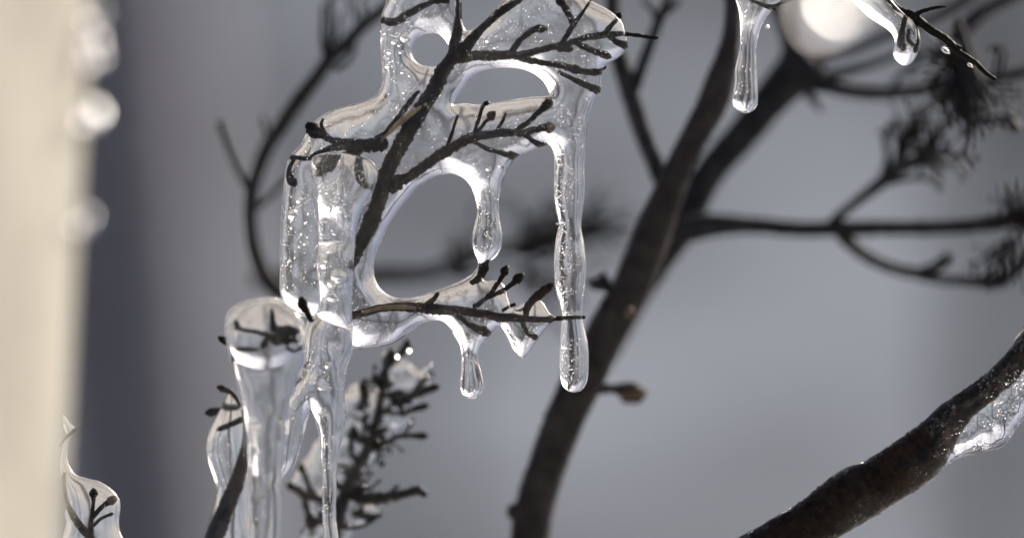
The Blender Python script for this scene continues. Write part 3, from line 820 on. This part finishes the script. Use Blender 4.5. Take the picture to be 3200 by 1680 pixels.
# bottom left: small iced twig by the post
BL = [(545, 230), (575, 270), (612, 330), (672, 395), (625, 460), (604, 560), (598, 650), (628, 740), (680, 797), (780, 830), (880, 855), (970, 910), (1030, 970), (1058, 1040), (1055, 1120), (1042, 1200), (1055, 1290),
      (1095, 1380), (1115, 1500), (1060, 1800), (900, 2050), (700, 1850), (560, 1550), (540, 1380), (560, 1300), (585, 1210), (566, 1140), (590, 1060), (570, 960), (545, 860), (520, 760), (530, 620), (560, 500), (575, 420), (545, 320)]
ice_cluster([P_('G', BL)], 1.0, [
    ('ice_sheet', 'small hood of clear ice over a budded twig beside the post', 'ice sheet', None, None, ICE)], lam=55, seed=12, bubbles=30)
branch('twig', 'little forked twig with round buds under the hood of ice', 'twig', 1.0, [
    ('G', [(1000, 2300, 44), (920, 1700, 40), (850, 1450, 36), (800, 1350, 34), (740, 1265, 32), (670, 1150, 30), (605, 1030, 28), (575, 900, 22), (570, 780, 14)])],
    [('G', [(800, 1340, 26), (795, 1230, 22), (805, 1140, 18), (818, 1040, 16), (822, 965, 30)], (15, 13)),
     ('G', [(795, 1190, 20), (840, 1130, 18), (900, 1070, 20), (975, 1020, 30)], (18, 14), TAN),
     ('G', [(815, 1240, 14), (870, 1180, 16), (960, 1140, 12)], (8, 6)),
     ('G', [(520, 545, 8), (580, 470, 14), (655, 402, 16)], (10, 7))])

# ------------------------------------------------------------------ top right: two icicles and their twigs
TI = [(225, -90), (250, -10), (272, 60), (286, 130), (295, 250), (290, 380), (265, 480), (246, 570), (250, 650), (238, 730), (222, 810), (236, 860), (280, 895), (340, 915), (395, 890), (430, 840), (435, 760),
      (430, 650), (425, 500), (420, 420), (430, 330), (450, 250), (490, 160), (540, 90), (590, 45), (620, -20), (560, -90)]
ice_cluster([P_('H', TI)], 0.998, [
    ('icicle', 'bright icicle at the top edge in front of the forked stem', 'icicle', 'icicles along the top edge', None, ICE_C)], lam=60, seed=14, bubbles=40)
branch('twig', 'thin dark twig across the top of the bright icicle', 'twig', 0.998, [
    ('H', [(330, -40, 10), (380, 0, 12), (460, 35, 16), (540, 52, 20), (640, 18, 14), (740, 0, 10), (800, -20, 8)])], [('H', [(540, 45, 12), (560, 65, 16), (572, 75, 14)], (7, 5))])
TJ = [(1120, -120), (1170, -30), (1230, 50), (1310, 130), (1400, 190), (1490, 250), (1522, 295), (1530, 350), (1515, 440), (1545, 490), (1615, 538), (1680, 500), (1720, 430), (1745, 350), (1738, 280), (1710, 200),
      (1640, 130), (1560, 60), (1500, -20), (1470, -120)]
ice_cluster([P_('H', TJ)], 1.0, [
    ('icicle', 'glaring white sloping icicle with a drop at the upper right', 'icicle', 'icicles along the top edge', None, ICE_C)], lam=40, seed=16, bubbles=90)
branch('twig', 'pointed bare twig slanting down through the upper right icicle', 'twig', 1.0, [
    ('H', [(1440, -60, 30), (1490, 0, 32), (1560, 75, 34), (1690, 130, 36), (1770, 200, 34), (1860, 262, 32), (1960, 325, 32), (2050, 420, 28), (2180, 500, 22), (2260, 580, 20), (2345, 638, 16)])],
    [('H', [(1680, 120, 20), (1780, 85, 18), (1870, 62, 14), (1945, 55, 8)], None),
     ('H', [(1940, 330, 20), (2010, 365, 20), (2070, 385, 14)], None),
     ('H', [(1610, 130, 20), (1598, 220, 20), (1595, 320, 22), (1600, 372, 26)], (14, 11)),
     ('H', [(1690, 170, 18), (1718, 260, 16), (1715, 340, 18), (1695, 395, 24)], (13, 10)),
     ('H', [(1640, 240, 14), (1640, 320, 16), (1680, 370, 14)], None)], rough=0.12)
for i, (x, y, r, lab) in enumerate([(510, 218, 9, 'small round bead of ice just right of the bright top icicle'), (1945, 405, 13, 'drop of ice under the pointed twig near its stub'),
                                    (2145, 525, 9, 'thin drop of ice under the pointed twig near its tip')]):
    c = cv('H', [(x, y)])[0]
    V, F = blob((c[0], c[1], -4), (r*1.4 if i else r, r*0.8), 0.7, 1.0, 90+i, 0.1)
    tag(mesh_obj('ice_bead', V, F, ICE_C, None, V.mean(0)), lab, 'ice bead')
# icicle close to the lens, hanging into the top of the view
FI = [(2552, -400), (2556, -250), (2560, -160), (2566, -100), (2560, -40), (2566, 5), (2592, 26), (2618, 10), (2630, -35), (2626, -100), (2636, -250), (2640, -400)]
ice_cluster([P_('S', FI)], 0.745, [
    ('icicle', 'white icicle close to the lens, blurred to a round disc', 'icicle', 'icicles along the top edge', None, FROST)], lam=60, seed=18, step=4, glitter=0)
V, F = faceted_bead((2594, 26), 58, 42, 0.745, 61)
tag(mesh_obj('ice_drop', V, F, GLINT, None, V.mean(0)), 'sunlit drop at the tip of the blurred white icicle', 'ice drop')
branch('twig', 'twig close to the lens above the blurred white icicle', 'twig', 0.745, [('S', [(2300, -420, 18), (2480, -385, 20), (2650, -380, 20), (2900, -430, 16)])])

# ------------------------------------------------------------------ lower right: glazed branch
GL = [(2480, -760), (2260, -300), (2120, -60), (1985, 45), (1875, 200), (1700, 375), (1500, 505), (1320, 662), (1150, 775), (1000, 872), (880, 915), (770, 985), (680, 1075), (560, 1150), (400, 1245), (220, 1350), (60, 1460), (-300, 1640), (-200, 1960), (300, 1690), (560, 1540), (830, 1352), (1000, 1255),
      (1230, 1108), (1330, 1050), (1450, 960), (1530, 880), (1600, 852), (1700, 822), (1845, 792), (1890, 745), (1955, 655), (2030, 540), (2140, 400), (2420, -100), (2640, -560)]
ice_cluster([P_('L', GL)], 1.004, [
    ('ice_glaze', 'clear glaze of ice over the thick branch in the lower right corner', 'ice glaze', None, None, GLAZE)], lam=80, ky=1.0, seed=20, bubbles=14, rip=(1.0, 0.15), wob=4, glitter=55, gsz=(1.6, 3.0))
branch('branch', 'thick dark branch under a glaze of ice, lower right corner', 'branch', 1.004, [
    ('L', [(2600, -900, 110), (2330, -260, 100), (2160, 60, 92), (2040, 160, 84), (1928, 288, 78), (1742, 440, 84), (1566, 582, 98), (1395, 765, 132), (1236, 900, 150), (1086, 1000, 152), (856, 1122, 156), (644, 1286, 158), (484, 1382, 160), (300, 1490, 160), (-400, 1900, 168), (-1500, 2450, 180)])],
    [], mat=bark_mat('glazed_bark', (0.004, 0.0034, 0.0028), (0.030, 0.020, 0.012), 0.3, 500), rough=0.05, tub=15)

# ------------------------------------------------------------------ forked stem right of the ice, out of focus
root, o_ = branch('forked_shrub', 'thick dark stem rising from the bottom edge to the top', 'shrub stem', 1.045, [
    ('S', [(1647, 1754, 64), (1656, 1684, 64), (1667, 1604, 62), (1687, 1523, 61), (1722, 1419, 61), (1762, 1315, 62), (1814, 1200, 65), (1869, 1090, 64),
           (1924, 987, 62), (1972, 900, 61), (2012, 800, 60), (2048, 705, 58), (2096, 588, 48), (2136, 493, 44), (2183, 406, 45), (2223, 333, 49), (2249, 260, 48), (2273, 180, 37),
           (2286, 100, 28), (2291, 33, 27), (2286, -50, 27)])],
    [('K', [(160, 1200, 46), (190, 1205, 40), (260, 1210, 40)], None),
     ('K', [(400, 720, 40), (372, 690, 28), (362, 672, 20)], None),
     ('K', [(690, -30, 60), (620, -20, 34), (602, -35, 26)], None),
     ('K', [(640, 540, 40), (720, 545, 26), (775, 552, 44), (830, 560, 50)], (44, 30), TAN),
     ('K', [(770, 600, 20, 40), (820, 600, 30, 50), (860, 590, 26, 50)], (20, 18))], mat=BARK2, rough=0.04, tub=13)
V, F = tube([(1647, 1730, 64), (1590, 2600, 68), (1480, 6000, 80), (1520, 14000, 90), (1500, 24000, 110)], 1.045, 12, 0.03, 77, 90)
mesh_obj('stem', V, F, BARK2, root, o_)
V, F = blob(cv('K', [(805, 130, 0)])[0][:2]+[-62], (20, 14), 2.0, 1.04, 3)
mesh_obj('leaf_scar', V, F, TAN, root, o_)

branch('shrub_branch', 'dark blurred side branch left of the thick stem, forked near the top', 'shrub branch', 1.055, [
    ('I', [(340, 880, 40.8), (310, 800, 40.8), (240, 620, 43.2), (190, 470, 45.6), (145, 330, 43.2), (115, 220, 40.8), (100, 110, 36.0), (95, -60, 33.6)])],
    [('I', [(200, 420, 28.8), (240, 300, 28.8), (280, 190, 26.4), (320, 90, 26.4), (350, 20, 21.6), (370, -40, 19.2)], (10, 8)),
     ('I', [(305, 130, 16.8), (290, 60, 14.4), (240, 10, 12.0)], (9, 7)),
     ('I', [(320, 80, 16.8), (380, 40, 14.4), (410, 10, 12.0)], (9, 7))], mat=BARK3, rough=0.05)

branch('shrub_branch', 'dark blurred branch crossing behind the bright icicle up to a knot', 'shrub branch', 1.075, [
    ('I', [(60, 1720, 30), (130, 1580, 42), (190, 1450, 52), (250, 1340, 60), (320, 1220, 68), (392, 1100, 84), (450, 980, 86), (560, 800, 74), (700, 640, 78), (830, 480, 84), (930, 370, 102), (985, 320, 120), (1010, 280, 100)])],
    [('H', [(740, 560, 96.0), (690, 380, 67.2), (640, 200, 60.0), (580, 60, 55.2), (530, -80, 48.0)], None),
     ('H', [(760, 480, 72.0), (740, 300, 40.8), (730, 160, 36.0), (760, -60, 33.6)], None),
     ('H', [(830, 480, 96.0), (1000, 470, 48.0), (1250, 390, 40.8), (1500, 280, 38.4), (1800, 160, 38.4), (2050, 20, 40.8), (2200, -90, 40.8)], None),
     ('H', [(2000, 330, 72.0), (2150, 160, 67.2), (2300, 60, 52.8), (2576, -60, 48.0)], None),
     ('H', [(860, 620, 96.0), (1000, 620, 48.0), (1250, 560, 38.4), (1480, 480, 31.2), (1650, 400, 26.4)], None),
     ('H', [(860, 640, 108.0), (1000, 700, 67.2), (1300, 755, 60.0), (1600, 750, 55.2), (1900, 700, 52.8), (2250, 650, 48.0), (2576, 580, 45.6), (2760, 550, 43.2)], None),
     ('H', [(1480, 740, 21.6), (1560, 640, 24.0), (1680, 520, 26.4), (1750, 400, 28.8)], None),
     ('H', [(840, 760, 48.0), (890, 830, 31.2), (940, 900, 19.2)], (8, 7))], mat=BARK3, rough=0.05)

branch('shrub_branch', 'blurred level branch at right ending in ragged seed heads', 'shrub branch', 1.066, [
    ('J', [(-560, 935, 65.0), (-440, 912, 59.8), (-330, 905, 49.4), (-200, 910, 40.3), (0, 925, 37.7), (180, 922, 39.0), (400, 920, 36.4), (700, 915, 36.4), (900, 895, 39.0), (1052, 860, 39.0), (1160, 820, 33.8)])],
    [('J', [(150, 895, 23.4), (260, 800, 23.4), (340, 740, 28.6), (395, 690, 31.2), (410, 600, 18.2), (400, 500, 18.2), (430, 440, 18.2)], (14, 10)),
     ('J', [(390, 700, 18.2), (450, 620, 18.2), (500, 500, 20.8), (540, 400, 23.4)], (16, 12)),
     ('J', [(390, 705, 18.2), (500, 640, 20.8), (580, 560, 26.0), (640, 480, 31.2)], (18, 14)),
     ('J', [(400, 715, 13.0), (500, 690, 13.0), (590, 690, 11.7), (650, 735, 11.7)], (11, 8)),
     ('J', [(190, 950, 33.8), (300, 1045, 31.2), (420, 1105, 28.6), (540, 1135, 28.6), (640, 1162, 23.4), (800, 1172, 28.6), (930, 1178, 28.6), (1052, 1090, 26.0), (1120, 1000, 23.4)], None),
     ('J', [(560, 1130, 26.0), (640, 1100, 28.6), (690, 1060, 33.8)], (20, 13)),
     ]+clump('J', (440, 640), 320, 18, 3, 4, -1.0, 0.55, (11, 6))+clump('J', (540, 600), 290, 18, 9, 4, -0.8, 0.9, (12, 6))
     +clump('J', (500, 640), 330, 16, 10, 4, -0.55, 0.4, (12, 6))+clump('J', (1110, 870), 240, 22, 4, 4, 3.1, 0.9, (12, 6))+clump('J', (1010, 900), 210, 14, 14, 4, -1.3, 1.0, (12, 6))
     +clump('J', (1010, 950), 270, 24, 5, 4, 2.0, 0.7, (11, 6))+clump('J', (830, 1170), 170, 10, 15, 4, -0.9, 0.9, (10, 5)), mat=BARK3, rough=0.08, tub=7)
branch('seed_head', 'ragged dark seed head hanging behind the pointed twig, upper right', 'seed head', 1.055, [
    ('J', [(730, -60, 26), (770, 60, 30), (800, 180, 44), (800, 280, 50), (790, 350, 36), (770, 430, 16)])],
    clump('J', (790, 80), 360, 26, 6, 5, 1.5, 0.5, (14, 7))+clump('J', (770, 180), 320, 20, 16, 5, 1.75, 0.8, (13, 7))+clump('J', (790, 90), 290, 26, 7, 5, 2.75, 0.45, (13, 7))
    +clump('J', (790, 330), 200, 14, 17, 4, 1.3, 1.1, (11, 6))
    +[('J', [(780, 420, 12), (780, 500, 9), (755, 570, 12), (720, 585, 14)], (13, 9)),
      ('J', [(755, 570, 9), (780, 610, 10), (800, 640, 9)], (8, 6)),
      ('J', [(800, 430, 10), (880, 430, 9), (960, 420, 14), (1010, 445, 26)], (26, 20)),
      ('J', [(830, 420, 8), (920, 395, 8), (990, 405, 12)], (12, 10)),
      ('J', [(930, 230, 18), (935, 150, 22), (950, 100, 20), (920, 70, 18), (900, 85, 12)], (9, 8))], mat=BARK3, rough=0.1, tub=7)

# ------------------------------------------------------------------ left and behind: blurred twigs
branch('shrub_branch', 'blurred dark twig curving up left of the big ice sheet', 'shrub branch', 1.065, [
    ('C', [(640, 1400, 59.4), (560, 1330, 56.7), (490, 1210, 54.0), (440, 1060, 48.6), (415, 860, 48.6), (425, 680, 48.6), (460, 540, 48.6), (530, 360, 54.0), (640, 200, 56.7), (760, 20, 54.0), (880, -140, 51.3),
           (965, -260, 48.6), (1060, -345, 48.6), (1180, -470, 45.9), (1300, -570, 43.2), (1440, -670, 40.5)])],
    [('C', [(420, 690, 29.7), (360, 590, 24.3), (300, 470, 24.3), (240, 320, 23.0), (195, 190, 24.3)], (9, 7)),
     ('C', [(290, 470, 13.5), (270, 400, 12.2), (250, 350, 10.8)], None),
     ('C', [(440, 800, 24.3), (520, 740, 21.6), (620, 640, 21.6), (680, 580, 18.9)], None),
     ('C', [(550, 330, 21.6), (520, 240, 18.9), (500, 150, 18.9)], (8, 6)),
     ('A', [(930, 450, 35.1), (960, 330, 29.7), (975, 200, 27.0), (970, 40, 24.3), (980, -60, 21.6)], None),
     ('A', [(945, 420, 24.3), (915, 280, 18.9), (915, 120, 16.2), (920, 30, 13.5)], None),
     ('A', [(1000, 480, 27.0), (1090, 430, 21.6), (1140, 340, 18.9), (1150, 280, 16.2)], None),
     ('A', [(1010, 300, 16.2), (1040, 180, 13.5), (1050, 90, 13.5)], None),
     ('A', [(1210, 190, 21.6), (1150, 110, 18.9), (1110, 20, 16.2), (1100, -40, 13.5)], None),
     ('A', [(1230, 160, 18.9), (1210, 60, 16.2), (1200, -30, 13.5)], None)], mat=BARK3, rough=0.05)
branch('seed_head', 'soft dark seed head far behind the long icicle', 'seed head', 1.125, [
    ('V', [(640, 700, 24), (780, 700, 24), (950, 693, 22), (1080, 690, 20), (1180, 655, 18), (1280, 630, 16), (1380, 600, 14)])],
    clump('V', (1290, 650), 230, 26, 21, 6, -0.8, 0.7, (14, 8), 160)+clump('V', (1130, 690), 170, 16, 22, 6, -0.6, 0.8, (14, 8), 160)
    +clump('V', (1380, 620), 220, 26, 23, 6, -0.7, 0.6, (14, 8), 160)+clump('V', (1300, 690), 190, 18, 24, 5, 0.2, 0.9, (12, 7), 160), mat=BARK3, tub=7, step=9)
